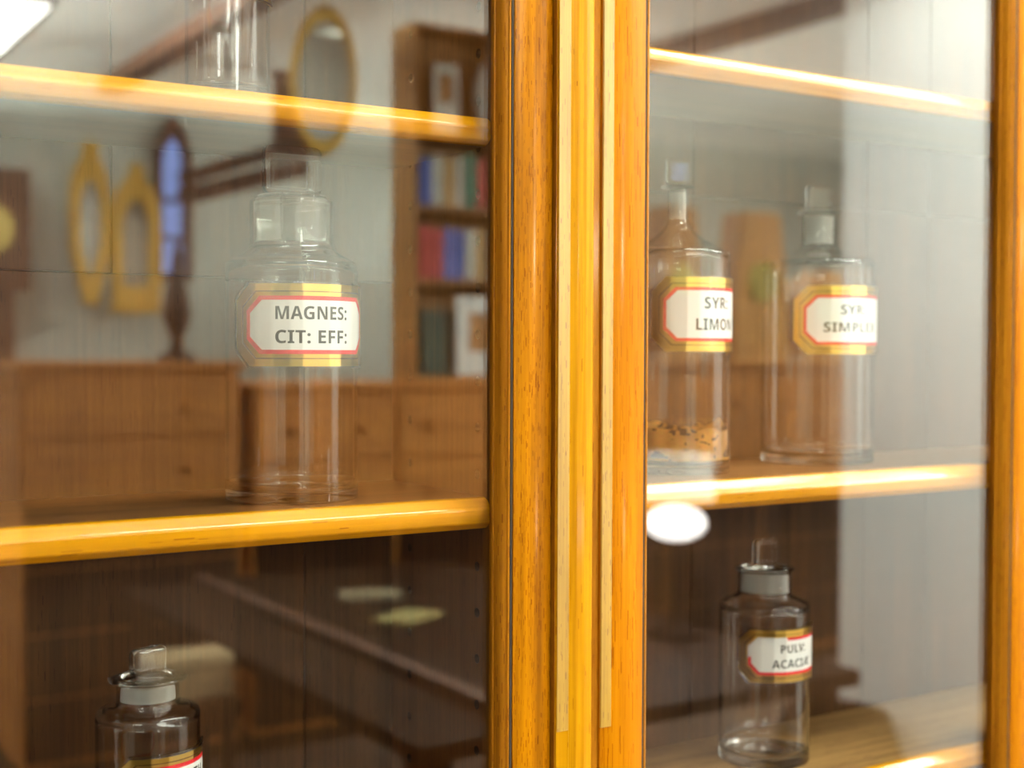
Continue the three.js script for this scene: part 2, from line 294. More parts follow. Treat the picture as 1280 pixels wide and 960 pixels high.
  part('post', uvm(box(1.1428, 1.1694, Y(d0), Y(d1), -0.8578, -0.838), 'y'), M.frame, cab);
}

// ---------------------------------------------------------------- the bottles
function lathe(pts, seg = 72) { return new THREE.LatheGeometry(pts.map(([r, y]) => new THREE.Vector2(Math.max(r, 0), y)), seg); }
function arc(out, cx, cy, rx, ry, a0, a1, n) { for (let i = 0; i <= n; i++) { const a = (a0 + (a1 - a0) * i / n) * D; out.push([cx + rx * Math.cos(a), cy + ry * Math.sin(a)]); } }
// glass wall from outside to inside
function bodyShape(b) {
  const { R, hs, hn, rn, ht } = b, w = b.wall ?? 0.003, q = [];
  q.push([0, 0.0045], [R * 0.45, 0.0038], [R * 0.85, 0.0008]);
  arc(q, R - 0.002, 0.002, 0.002, 0.002, -90, 0, 4);
  const e = b.edge ?? 0.005;
  q.push([R, hs * 0.5]);
  if (b.cone) { arc(q, R - e, hs - e, e, e, 0, 52, 4); const k = q[q.length - 1]; for (let i = 1; i < 8; i++) { const t = i / 8; q.push([k[0] + (rn - k[0]) * (1 - (1 - t) ** 1.25), k[1] + (hn - k[1]) * (0.72 * t + 0.28 * t ** 3)]); } }
  else { arc(q, R - e, hs - e, e, e, 0, 72, 5); q.push([rn + 0.45 * (R - rn), hs + 0.30 * (hn - hs)], [rn + 0.16 * (R - rn), hs + 0.62 * (hn - hs)]); }
  q.push([rn + 0.0006, hn - 0.001], [rn, hn + 0.002], [rn, ht - 0.003]);
  if (b.lip) arc(q, rn + b.lip - 0.0018, ht - 0.0018, 0.0018, 0.0018, -90, 90, 6); else arc(q, rn - 0.0012, ht - 0.0012, 0.0012, 0.0012, 0, 90, 3);
  const outer = q.slice();
  // the inside follows at the wall's thickness
  const inn = [[rn - w, ht], [rn - w, hn]];
  if (b.cone) for (let i = 7; i >= 1; i--) { const t = i / 8; inn.push([R - w - e * 0.4 + (rn - R + e * 0.4) * (1 - (1 - t) ** 1.25), hs - 0.004 + (hn - hs) * (0.72 * t + 0.28 * t ** 3)]); }
  else inn.push([rn - w + 0.16 * (R - rn), hs - 0.003 + 0.62 * (hn - hs)], [rn - w + 0.5 * (R - rn), hs - 0.003 + 0.25 * (hn - hs)]);
  inn.push([R - w - 0.0015, hs - 0.0045], [R - w, hs - 0.010], [R - w, hs * 0.5], [R - w, 0.016]);
  arc(inn, R - w - 0.007, 0.015, 0.007, 0.007, 0, -80, 5);
  inn.push([R * 0.55, 0.0088], [R * 0.3, 0.0120], [0, 0.0135]);
  return lathe([...outer, ...inn]);
}
// a sheet bent round the bottle: columns from angle a0 to a1, each with spans [low, high]; between radii r0 and r1
function bent(r0, r1, strips) {
  const pos = [], P = (r, a, y) => [r * Math.sin(a), y, r * Math.cos(a)];
  const quad = (a, b, c, d) => pos.push(...a, ...b, ...c, ...a, ...c, ...d);
  for (const cols of strips) {
    for (let i = 0; i + 1 < cols.length; i++) {
      const [a, l, h] = cols[i], [b, m, k] = cols[i + 1];
      quad(P(r1, a, l), P(r1, b, m), P(r1, b, k), P(r1, a, h));
      quad(P(r0, b, m), P(r0, a, l), P(r0, a, h), P(r0, b, k));
      quad(P(r1, a, h), P(r1, b, k), P(r0, b, k), P(r0, a, h));
      quad(P(r1, b, m), P(r1, a, l), P(r0, a, l), P(r0, b, m));
    }
    for (const [c, s] of [[cols[0], 1], [cols[cols.length - 1], -1]]) { const [a, l, h] = c, q = [P(r0, a, l), P(r1, a, l), P(r1, a, h), P(r0, a, h)]; s > 0 ? quad(...q) : quad(q[3], q[2], q[1], q[0]); }
  }
  const g = new THREE.BufferGeometry(); g.setAttribute('position', new THREE.Float32BufferAttribute(pos, 3)); g.computeVertexNormals();
  return toCreasedNormals(g, 30 * D);
}
// octagon of half width W (along the curve), half height H, corner cut C: [angle, low, high] columns
function octa(R, W, H, C, y) {
  const xs = [-W]; for (let i = 0; i <= 3; i++) xs.push(-W + C * (i + 1) / 4); for (let i = 1; i < 36; i++) xs.push(-W + C + (2 * W - 2 * C) * i / 36); for (let i = 0; i <= 4; i++) xs.push(W - C + C * i / 4);
  return [...new Set(xs)].map((x) => { const d = Math.max(0, Math.abs(x) - (W - C)); return [x / R, y - H + d, y + H - d]; });
}
function ring(R, W, H, C, w, h, c, y) {                      // octagon W,H,C less octagon w,h,c
  const at = (x, A, B, K) => B - Math.max(0, Math.abs(x) - (A - K));
  const xs = []; for (let i = 0; i <= 60; i++) xs.push(-w + 2 * w * i / 60); xs.push(-(w - c), w - c, -(W - C) > -w ? -(W - C) : -w, W - C < w ? W - C : w); const mid = [...new Set(xs)].sort((a, b) => a - b);
  const sideX = [...new Set([w, W - C > w ? W - C : w, (w + W) / 2, W])].sort((a, b) => a - b);
  return [mid.map((x) => [x / R, y + at(x, w, h, c), y + at(x, W, H, C)]), mid.map((x) => [x / R, y - at(x, W, H, C), y - at(x, w, h, c)]),
    sideX.map((x) => [x / R, y - at(x, W, H, C), y + at(x, W, H, C)]), sideX.slice().reverse().map((x) => [-x / R, y - at(x, W, H, C), y + at(x, W, H, C)])];
}
function panelUV(g, R, W, H, y) {
  const p = g.attributes.position, uv = new Float32Array(p.count * 2);
  for (let i = 0; i < p.count; i++) { uv[i * 2] = (Math.atan2(p.getX(i), p.getZ(i)) * R + W) / (2 * W); uv[i * 2 + 1] = (p.getY(i) - y + H) / (2 * H); }
  g.setAttribute('uv', new THREE.BufferAttribute(uv, 2)); return g;
}
const RED = '#c4161c', INK = '#141619';
function labelPrint(W, H, C, lines, redMode) {
  const w = 1024, h = Math.round(1024 * H / W), c = document.createElement('canvas'); c.width = w; c.height = h;
  const x = c.getContext('2d'), s = w / (2 * W);               // pixels per metre
  x.fillStyle = RED; x.fillRect(0, 0, w, h);
  const b = 0.0030 * s, k = C * s - b * 0.4, oct = (e, kk) => { x.beginPath(); x.moveTo(e, e + kk); x.lineTo(e + kk, e); x.lineTo(w - e - kk, e); x.lineTo(w - e, e + kk); x.lineTo(w - e, h - e - kk); x.lineTo(w - e - kk, h - e); x.lineTo(e + kk, h - e); x.lineTo(e, h - e - kk); x.closePath(); };
  x.fillStyle = '#d2d2ce'; oct(b, k); x.fill();
  if (redMode === 'rubbed') { x.beginPath(); x.moveTo(0, h * 0.55); x.lineTo(0, 0); x.lineTo(w * 0.40, 0); x.lineTo(w * 0.43, b * 1.5); x.lineTo(w * 0.36, b * 2); x.lineTo(b * 3, b * 5); x.lineTo(b * 1.5, h * 0.5); x.closePath(); x.fill(); }
  x.fillStyle = INK; x.textBaseline = 'alphabetic';
  for (const [txt, cx, base, cap, width, bold] of lines) {       // metres from the panel's left and bottom edges
    const px = cap * s / 0.73;
    x.font = `${bold ? 'bold ' : ''}${px}px sans-serif`;
    const m = x.measureText(txt).width, k2 = width * s / m;
    x.save(); x.translate(cx * s, h - base * s); x.scale(k2, 1); x.textAlign = 'center'; x.fillText(txt, 0, 0); x.restore();
  }
  const t = new THREE.CanvasTexture(c); t.colorSpace = THREE.SRGBColorSpace; t.anisotropy = 4; return t;
}
function bottle(b) {
  const o = thing('apothecary_bottle', b.label, 'bottle', [b.x, Y(b.h) + 0.0004, b.z], b.turn * D);
  part('body', bodyShape(b), M.glass, o);
  const w = b.wall ?? 0.003, { R, rn, hn, ht, hp } = b;
  // stopper: hollow-looking plug, rim and finger plate
  const q = [[0, hn + 0.003], [rn - w - 0.0035, hn + 0.002], [rn - w - 0.0022, hn + 0.004], [rn - w - 0.0012, ht - 0.004], [rn - w - 0.0012, ht + 0.0008]];
  arc(q, b.rf - 0.0016, ht + 0.0024, 0.0016, 0.0016, -90, 90, 6);
  q.push([b.rf * 0.75, ht + 0.0046], [b.rf * 0.5, ht + 0.0056], [0, ht + 0.0060]);
  const st = part('stopper', lathe(q), M.glass, o);
  const hy0 = ht + 0.004, hy1 = hp;
  const hg = new RoundedBoxGeometry(b.hw, hy1 - hy0, b.hd ?? 0.010, 4, Math.min(0.0060, (b.hd ?? 0.010) * 0.48)).translate(0, (hy0 + hy1) / 2, 0);
  part('finger_plate', hg.rotateY((b.plate ?? 0) * D), M.glass, st);
  part('ground_joint', new THREE.CylinderGeometry(rn - w - 0.0006, rn - w - 0.0006, ht - hn - 0.004, 64, 1, true).translate(0, (hn + ht) / 2, 0), b.clearNeck ? M.groundClear : M.ground, st, 'frosted ground glass band in the neck');
  if (b.W) {
    const { W, H, C, ly } = b, g1 = b.gx ?? 0.0098, g2 = b.gy ?? 0.0088, c2 = C * 0.86;
    const ir = R + 0.0003, pw = W - g1, ph = H - g2;
    const pg = panelUV(bent(ir, R + 0.0013, [octa(R, pw, ph, c2, ly)]), R, pw, ph, ly);
    const lb = part('label', pg, phy({ map: labelPrint(pw, ph, c2, b.text, b.red), roughness: 0.5, specularIntensity: 0.5, clearcoat: 0.45, clearcoatRoughness: 0.03 }), o);
    const i1 = 0.35, wi = W - g1 * (1 - i1), hi = H - g2 * (1 - i1), ci = C - (C - c2) * (1 - i1);
    part('gold_border', bent(ir, R + 0.0015, ring(R, W, H, C, wi + 0.0005, hi + 0.0005, ci, ly)), M.gold, lb, 'gilded octagonal border');
    part('gold_border', bent(ir, R + 0.0014, ring(R, wi - 0.0003, hi - 0.0003, ci, pw, ph, c2, ly)), M.gold, lb, 'gilded octagonal border');
    part('border_line', bent(ir, R + 0.00135, ring(R, wi + 0.0005, hi + 0.0005, ci, wi - 0.0003, hi - 0.0003, ci, ly)), M.goldLine, lb);
    part('glass_rim', bent(ir, R + 0.0022, ring(R, W + 0.0014, H + 0.0014, C, W, H, C, ly)), M.glass, lb);
  }
  return o;
}
bottle({ x: 0.3938, z: -0.9340, h: -0.111, R: 0.0495, hs: 0.1785, hn: 0.1895, rn: 0.0314, ht: 0.2235, rf: 0.026, hp: 0.2645, hw: 0.045, hd: 0.016, wall: 0.0026, turn: -2, clearNeck: true,
  W: 0.0618, H: 0.0297, C: 0.0125, ly: 0.1297, label: 'wide clear glass bottle labelled MAGNES: CIT: EFF:, standing alone on the middle left shelf',
  text: [['MAGNES:', 0.0500, 0.0250, 0.0096, 0.0575, 1], ['CIT: EFF:', 0.0503, 0.0078, 0.0096, 0.0575, 1]] });
bottle({ x: 0.7789, z: -0.9504, h: -0.109, R: 0.0488, hs: 0.203, hn: 0.229, rn: 0.0098, ht: 0.2575, rf: 0.0155, hp: 0.2865, hw: 0.026, hd: 0.009, wall: 0.0024, cone: true, edge: 0.006, turn: 7, plate: -20,
  W: 0.0614, H: 0.0328, C: 0.0125, ly: 0.1428, label: 'clear bottle labelled SYR: LIMON with brown dried residue, behind the centre post',
  text: [['SYR:', 0.0515, 0.0290, 0.0104, 0.0310, 1], ['LIMON', 0.0515, 0.0100, 0.0104, 0.0480, 1]] });
bottle({ x: 0.9745, z: -0.9670, h: -0.109, R: 0.0560, hs: 0.2020, hn: 0.2165, rn: 0.0172, ht: 0.247, rf: 0.0215, hp: 0.2775, hw: 0.031, hd: 0.010, wall: 0.0026, cone: false, edge: 0.006, turn: -2.5, plate: -2,
  W: 0.0650, H: 0.0330, C: 0.0135, ly: 0.1410, label: 'clear bottle labelled SYR: SIMPLEX, standing right of the syrup bottle with brown residue',
  text: [['SYR:', 0.0498, 0.0295, 0.0095, 0.0310, 1], ['SIMPLEX', 0.0500, 0.0125, 0.0095, 0.0640, 1]] });
bottle({ x: 0.8885, z: -0.9490, h: -0.391, R: 0.0434, hs: 0.1525, hn: 0.160, rn: 0.0255, ht: 0.181, rf: 0.0285, hp: 0.212, hw: 0.028, hd: 0.010, wall: 0.0025, turn: -4,
  W: 0.0529, H: 0.0245, C: 0.0105, ly: 0.1075, gx: 0.0085, gy: 0.0068, red: 'rubbed', label: 'clear bottle labelled PULV: ACACIAE, standing on the lowest right shelf',
  text: [['PULV:', 0.0440, 0.0205, 0.0080, 0.0300, 1], ['ACACI\u00c6', 0.0440, 0.0065, 0.0080, 0.0440, 1]] });
bottle({ x: 0.2746, z: -0.9040, h: -0.3945, R: 0.0352, hs: 0.1488, hn: 0.1530, rn: 0.0212, ht: 0.1670, rf: 0.0268, hp: 0.1905, hw: 0.029, hd: 0.009, wall: 0.0023, turn: 21,
  W: 0.0440, H: 0.0225, C: 0.0095, ly: 0.1005, gx: 0.0075, gy: 0.0062, label: 'clear bottle with frosted neck, its label ending in TH, at the lower left',
  text: [['TH', 0.0530, 0.0185, 0.0080, 0.0125, 1]] });
bottle({ x: 0.3440, z: -0.9350, h: 0.1787, R: 0.0305, hs: 0.150, hn: 0.160, rn: 0.018, ht: 0.180, rf: 0.022, hp: 0.205, hw: 0.026, hd: 0.009, wall: 0.0024, turn: 5,
  W: 0.0365, H: 0.0215, C: 0.0090, ly: 0.0945, gx: 0.0065, gy: 0.0055, label: 'clear bottle on the uppermost left shelf, only its lower half in view', text: [] });
{ // dried syrup inside the lemon syrup bottle: a rough skin with a ragged upper edge
  const o = scene.children.find((c) => c.userData.label?.includes('LIMON')), R = 0.0492 - 0.0026 - 0.0003, n = 96, pos = [], uv = [], idx = [];
  for (let i = 0; i <= n; i++) { const a = i / n * 2 * Math.PI, top = 0.042 + 0.010 * (vn(i / n, 0.3, 9, 3, 1) - 0.5) + 0.008 * (vn(i / n, 0.6, 30, 3, 2) - 0.5); for (let j = 0; j <= 6; j++) { const y = 0.0125 + (top - 0.0125) * j / 6; pos.push(R * Math.sin(a), y, R * Math.cos(a)); uv.push(i / n * 4, y * 20); } }
  for (let i = 0; i < n; i++) for (let j = 0; j < 6; j++) { const a = i * 7 + j, b = a + 7; idx.push(a, b, b + 1, a, b + 1, a + 1); }
  const g = new THREE.BufferGeometry(); g.setAttribute('position', new THREE.Float32BufferAttribute(pos, 3)); g.setAttribute('uv', new THREE.Float32BufferAttribute(uv, 2)); g.setIndex(idx); g.computeVertexNormals();
  const t = texture(256, 256, (u, v) => { const s = vn(u, v, 22, 22, 1) * vn(u, v, 9, 9, 2), d = s > 0.45 ? 0.15 : 1, m = 0.6 + 0.6 * vn(u, v, 7, 7, 0); return [0.85 * m * d, 0.47 * m * d * (0.8 + 0.2 * vn(u, v, 30, 30, 3)), 0.08 * m * d]; });
  part('residue', g, phy({ map: t, transmission: 0.4, thickness: 0, roughness: 0.8 }), o, 'dried amber brown syrup residue');
}

// ---------------------------------------------------------------- what stands in the hall (mirrored in the panes, save a few added unseen pieces)
const mLight = std({ map: wood([0.42, 0.135, 0.012], [0.64, 0.235, 0.028], { pores: 900, k: 11 }), roughness: 0.6 });
const mChest = phy({ map: wood([0.012, 0.0045, 0.0018], [0.028, 0.011, 0.004], { pores: 900, k: 12 }), roughness: 0.7, specularIntensity: 0.15 });
const mWarm = std({ map: wood([0.30, 0.13, 0.03], [0.50, 0.24, 0.06], { pores: 700, k: 14 }), roughness: 0.5 });
const mGilt = std({ color: lin(0.55, 0.33, 0.07), metalness: 0.7, roughness: 0.45 });
const mBrass = std({ color: lin(0.6, 0.45, 0.15), metalness: 1, roughness: 0.3 });
const mMirror = std({ color: lin(0.45, 0.43, 0.38), metalness: 1, roughness: 0.03 });
const mWhite = std({ color: lin(0.8, 0.8, 0.77), roughness: 0.6 });
const mOak = std({ map: wood([0.24, 0.080, 0.009], [0.38, 0.14, 0.019], { pores: 900, k: 15 }), roughness: 0.6 });
function chest(x, z, w, d, h, rows, cols, label, mPine = mLight) {
  const o = thing('drawer_chest', label, 'chest', [x, 0, z]);
  part('carcass', uvm(box(-w / 2, w / 2, 0.06, h - 0.03, -d / 2 + 0.014, d / 2), 'x'), mPine, o);
  part('top', uvm(box(-w / 2 - 0.02, w / 2 + 0.02, h - 0.03, h, -d / 2 - 0.01, d / 2, 0.006), 'x'), mPine, o);
  part('plinth', uvm(box(-w / 2 - 0.01, w / 2 + 0.01, 0, 0.06, -d / 2 + 0.01, d / 2), 'x'), mChest, o);
  const kg = new THREE.SphereGeometry(0.018, 12, 8), H = (h - 0.13) / rows, Wc = w / cols;
  for (let r = 0; r < rows; r++) for (let c = 0; c < cols; c++) {
    const x0 = -w / 2 + c * Wc + 0.012, x1 = x0 + Wc - 0.024, y0 = 0.08 + r * H + 0.006, y1 = y0 + H - 0.012;
    const dr = part('drawer', uvm(box(x0, x1, y0, y1, -d / 2, -d / 2 + 0.02, 0.004), 'x'), r >= rows - 2 ? mPine : mChest, o);
    for (const f of [0.25, 0.75]) part('knob', kg.clone().translate(x0 + (x1 - x0) * f, (y0 + y1) / 2, -d / 2 - 0.012), r >= rows - 2 ? mPine : mChest, dr);
  }
  return o;
}
chest(1.33, 3.06, 0.75, 0.50, 1.414, 6, 1, 'tall dark drawer chest with brass knobs, below the oval mirror');
chest(2.33, 3.06, 1.15, 0.50, 1.335, 5, 2, 'dark double drawer chest carrying the bookcase');
chest(4.20, 3.06, 2.20, 0.50, 1.41, 5, 4, 'long dark drawer chest carrying the mantel clocks', mOak);
{ // bookcase on the double chest
  const o = thing('bookcase', 'open wooden bookcase of coloured books standing on a dark chest', 'bookcase', [2.795, 1.335, 3.18]);
  part('back', uvm(box(-0.24, 0.24, 0, 1.46, 0.10, 0.115), 'y'), mWarm, o);
  for (const x of [-0.24, 0.225]) part('side', uvm(box(x, x + 0.015, 0, 1.46, -0.08, 0.10), 'y'), mWarm, o);
  const shelves = [0.0, 0.40, 0.70, 1.0, 1.44];
  for (const y of shelves) part('shelf', uvm(box(-0.225, 0.225, y, y + 0.018, -0.08, 0.10), 'x'), mWarm, o);
  const cols = [[0.5, 0.06, 0.05], [0.08, 0.12, 0.42], [0.55, 0.5, 0.45], [0.5, 0.07, 0.07], [0.6, 0.58, 0.52], [0.06, 0.22, 0.14], [0.12, 0.16, 0.5], [0.5, 0.3, 0.1]];
  const names = ['red', 'dark blue', 'cream', 'scarlet', 'pale grey', 'green', 'blue', 'tan'];
  let k = 0;
  for (const [sy, hh] of [[0.418, 0.23], [0.718, 0.22]]) for (let i = 0; i < 8; i++) {
    const w = 0.040 + 0.010 * rnd(), x = 2.795 - 0.212 + i * 0.053, h = hh * (0.85 + 0.15 * rnd()), c = cols[(k * 3 + (sy > 0.5 ? 1 : 0)) % 8];
    const b = thing('book', `${names[(k * 3 + (sy > 0.5 ? 1 : 0)) % 8]} book on the ${sy > 0.5 ? 'upper' : 'middle'} shelf of the bookcase`, 'book', [x + w / 2, 1.335 + sy, 3.16]);
    part('cover', mergeGeometries([box(-w / 2, -w / 2 + 0.003, 0, h, -0.07, 0.07), box(w / 2 - 0.003, w / 2, 0, h, -0.07, 0.07), box(-w / 2, w / 2, 0, h, -0.073, -0.07)]), std({ color: lin(...c), roughness: 0.6 }), b);
    part('pages', box(-w / 2 + 0.003, w / 2 - 0.003, 0.003, h - 0.004, -0.07, 0.066), mWhite, b); k++;
  }
  const f = thing('picture_frame', 'white picture frame with a tan centre, standing on the bookcase base', 'frame', [2.885, 1.353, 3.13]);
  const s = new THREE.Shape([[-0.11, 0], [0.11, 0], [0.11, 0.33], [-0.11, 0.33]].map(([a, b]) => new THREE.Vector2(a, b))), ho = new THREE.Path([[-0.05, 0.10], [-0.05, 0.26], [0.07, 0.26], [0.07, 0.10]].map(([a, b]) => new THREE.Vector2(a, b))); s.holes.push(ho);
  part('moulding', new THREE.ExtrudeGeometry(s, { depth: 0.018, bevelEnabled: false }), mWhite, f); part('picture', box(-0.06, 0.08, 0.09, 0.27, 0.010, 0.016), mWarm, f);
  const f2 = thing('picture_frame', 'narrow white framed print leaning in the top compartment of the bookcase', 'frame', [2.745, 2.353, 3.17]);
  const s2 = new THREE.Shape([[-0.06, 0], [0.06, 0], [0.06, 0.30], [-0.06, 0.30]].map(([a, b]) => new THREE.Vector2(a, b))); s2.holes.push(new THREE.Path([[-0.035, 0.14], [-0.035, 0.26], [0.035, 0.26], [0.035, 0.14]].map(([a, b]) => new THREE.Vector2(a, b))));
  part('moulding', new THREE.ExtrudeGeometry(s2, { depth: 0.014, bevelEnabled: false }), mWhite, f2); part('picture', box(-0.04, 0.04, 0.13, 0.27, 0.008, 0.013), mWarm, f2);
  const va = thing('vase', 'white glazed vase in the top compartment of the bookcase', 'vase', [2.93, 2.353, 3.17]);
  part('body', lathe([[0, 0], [0.028, 0], [0.022, 0.03], [0.03, 0.08], [0.052, 0.19], [0.045, 0.25], [0.022, 0.285], [0.03, 0.31], [0.026, 0.31], [0.018, 0.285], [0.02, 0.27]], 28), mWhite, va);
  const gb = thing('storage_box', 'dark green box on the bookcase base beside the white frame', 'box', [2.655, 1.353, 3.16]);
  part('carton', box(-0.06, 0.06, 0, 0.24, -0.06, 0.06, 0.003), std({ color: lin(0.05, 0.08, 0.06), roughness: 0.7 }), gb); part('lid', box(-0.064, 0.064, 0.24, 0.27, -0.064, 0.064, 0.003), std({ color: lin(0.07, 0.10, 0.08), roughness: 0.7 }), gb);
}
{ // oval gilt mirror hung from the beam
  const o = thing('oval_mirror', 'oval gilt mirror hanging on a cord under the timber beam', 'mirror', [1.80, 2.33, 2.31]);
  o.rotation.x = -0.10;
  const t = new THREE.TorusGeometry(1, 0.13, 12, 48); t.scale(0.105, 0.215, 0.12); part('frame', t, mGilt, o);
  part('mirror_glass', new THREE.CylinderGeometry(1, 1, 0.006, 48).rotateX(Math.PI / 2).scale(0.105, 0.215, 1).translate(0, 0, -0.004), mMirror, o);
  part('cord', new THREE.CylinderGeometry(0.003, 0.003, 0.27, 6).translate(0, 0.135, 0).rotateX(0.1).translate(0, 0.235, 0), mBrass, o);
}
function giltMirror(x, h, w, y, label, pointed) {
  const o = thing('gilt_mirror', label, 'mirror', [x, y, 5.36], 0);
  const shape = (k) => { const s = new THREE.Shape(), a = w / 2 * k, b = h * 0.5 * k; s.moveTo(-a * (pointed ? 0.3 : 1), -b); s.lineTo(a * (pointed ? 0.3 : 1), -b); s.lineTo(a, -b * 0.3); s.lineTo(a, b * 0.35); s.quadraticCurveTo(a * 0.95, b * 0.75, 0, b); s.quadraticCurveTo(-a * 0.95, b * 0.75, -a, b * 0.35); s.lineTo(-a, -b * 0.3); s.closePath(); return s; };
  const f = shape(1); f.holes.push(shape(0.66));
  part('frame', new THREE.ExtrudeGeometry(f, { depth: 0.03, bevelEnabled: true, bevelSize: 0.01, bevelThickness: 0.01, bevelSegments: 2, curveSegments: 10 }), mGilt, o);
  part('mirror_glass', new THREE.ExtrudeGeometry(shape(0.70), { depth: 0.006, bevelEnabled: false, curveSegments: 10 }).translate(0, 0, 0.012), std({ color: lin(0.35, 0.34, 0.30), metalness: 0.6, roughness: 0.25 }), o);
  const c = new THREE.IcosahedronGeometry(0.05, 1); part('crest', c.scale(0.9, 1.1, 0.4).translate(0, h * 0.5, 0), mGilt, o);
}
giltMirror(1.85, 0.80, 0.19, 2.10, 'narrow gilt mirror with a pointed foot on the far wall', true);
giltMirror(2.09, 0.74, 0.24, 2.03, 'wider arched gilt mirror on the far wall beside the window', false);
{ // longcase clock at the far wall
  const o = thing('longcase_clock', 'dark longcase clock standing against the far wall', 'clock', [1.30, 0, 5.33]);
  part('base', uvm(box(-0.20, 0.20, 0, 0.6, -0.14, 0.14, 0.006), 'y'), M.dark, o); part('trunk', uvm(box(-0.14, 0.14, 0.6, 1.75, -0.11, 0.11, 0.005), 'y'), M.dark, o);
  const hd = part('hood', uvm(box(-0.21, 0.21, 1.75, 2.35, -0.15, 0.15, 0.006), 'y'), M.dark, o); part('dial', new THREE.CylinderGeometry(0.13, 0.13, 0.01, 32).rotateX(Math.PI / 2).translate(0, 2.05, -0.155), mBrass, hd);
}
{ // carved finial stand on the tall chest
  const o = thing('carved_finial', 'dark turned wooden finial standing on the tall drawer chest', 'ornament', [1.53, 1.414, 2.98]);
  part('foot', new THREE.CylinderGeometry(0.06, 0.07, 0.03, 24).translate(0, 0.015, 0), M.dark, o);
  part('body', lathe([[0, 0.03], [0.03, 0.03], [0.02, 0.08], [0.055, 0.16], [0.04, 0.25], [0.015, 0.30], [0.02, 0.34], [0.008, 0.42], [0, 0.46]], 24), M.dark, o);
}
function mantelClock(x, w, h, label, round) {
  const o = thing('mantel_clock', label, 'clock', [x, 1.41, 2.98]);
  part('base', uvm(box(-w / 2, w / 2, 0, 0.06, -0.09, 0.09, 0.006), 'x'), mWarm, o);
  const s = new THREE.Shape(); const a = w * 0.42; s.moveTo(-a, 0); s.lineTo(a, 0); s.lineTo(a, h * 0.5); if (round) s.absarc(0, h * 0.5, a, 0, Math.PI, false); else { s.lineTo(a * 0.7, h); s.lineTo(-a * 0.7, h); s.lineTo(-a, h * 0.5); } s.closePath();
  const b = part('case', uvm(new THREE.ExtrudeGeometry(s, { depth: 0.14, bevelEnabled: true, bevelSize: 0.006, bevelThickness: 0.006, bevelSegments: 2, curveSegments: 20 }).translate(0, 0.066, -0.07), 'y'), mWarm, o);
  part('dial', new THREE.CylinderGeometry(a * 0.62, a * 0.62, 0.01, 32).rotateX(Math.PI / 2).translate(0, 0.06 + h * 0.5, -0.081), mBrass, b);
}
mantelClock(3.42, 0.34, 0.42, 'arched wooden mantel clock nearest the bookcase', true);
mantelClock(3.80, 0.26, 0.62, 'tall square topped mantel clock at the middle of the long chest', false);
mantelClock(4.28, 0.36, 0.62, 'tall square topped mantel clock at the far end of the long chest', false);
mantelClock(4.72, 0.40, 0.40, 'low arched wooden mantel clock at the end of the row', true);
{ // display table with a raised border, papers and a cream box
  const o = thing('display_table', 'long wooden display table with a raised border board', 'table', [1.60, 0, 1.35]);
  part('top', uvm(box(-0.47, 0.66, 0.70, 0.735, -0.95, 0.95, 0.004), 'z'), mChest, o);
  part('border', uvm(box(-0.24, -0.20, 0.735, 0.755, -0.95, 0.95, 0.003), 'z'), M.dark, o);
  for (const [x, z] of [[-0.42, -0.88], [0.60, -0.88], [-0.42, 0.88], [0.60, 0.88]]) part('leg', uvm(box(x - 0.03, x + 0.03, 0, 0.70, z - 0.03, z + 0.03, 0.004), 'y'), mChest, o);
  const P = [[1.72, 1.80, 0.3, 'cream'], [1.66, 1.45, -0.5, 'pale yellow'], [1.98, 1.25, 0.2, 'white']];
  for (const [x, z, t, c] of P) { const p = thing('pamphlet', `${c} pamphlet lying on the display table`, 'pamphlet', [x, 0.735, z], t); const m = std({ color: c === 'white' ? lin(0.42, 0.40, 0.34) : c === 'cream' ? lin(0.30, 0.25, 0.15) : lin(0.34, 0.28, 0.10), roughness: 0.7 }); part('cover', box(-0.09, 0.09, 0, 0.003, -0.06, 0.06), m, p); part('pages', box(-0.088, 0.088, 0.003, 0.009, -0.058, 0.058), m, p); }
  const s = thing('stool', 'low dark wooden stool beside the display table', 'stool', [1.0, 0, 1.36]);
  part('seat', uvm(box(-0.12, 0.12, 0.60, 0.635, -0.12, 0.12, 0.006), 'x'), mChest, s);
  for (const [x, z] of [[-0.09, -0.09], [0.09, -0.09], [-0.09, 0.09], [0.09, 0.09]]) part('leg', new THREE.CylinderGeometry(0.014, 0.017, 0.60, 12).translate(x, 0.30, z), mChest, s);
  const c = thing('cream_box', 'cream cardboard box standing on the low stool', 'box', [1.02, 0.635, 1.36]);
  part('carton', box(-0.095, 0.095, 0, 0.075, -0.06, 0.06, 0.003), std({ color: lin(0.42, 0.30, 0.16), roughness: 0.8 }), c); part('lid', box(-0.098, 0.098, 0.075, 0.10, -0.063, 0.063, 0.003), std({ color: lin(0.5, 0.37, 0.2), roughness: 0.8 }), c);
}
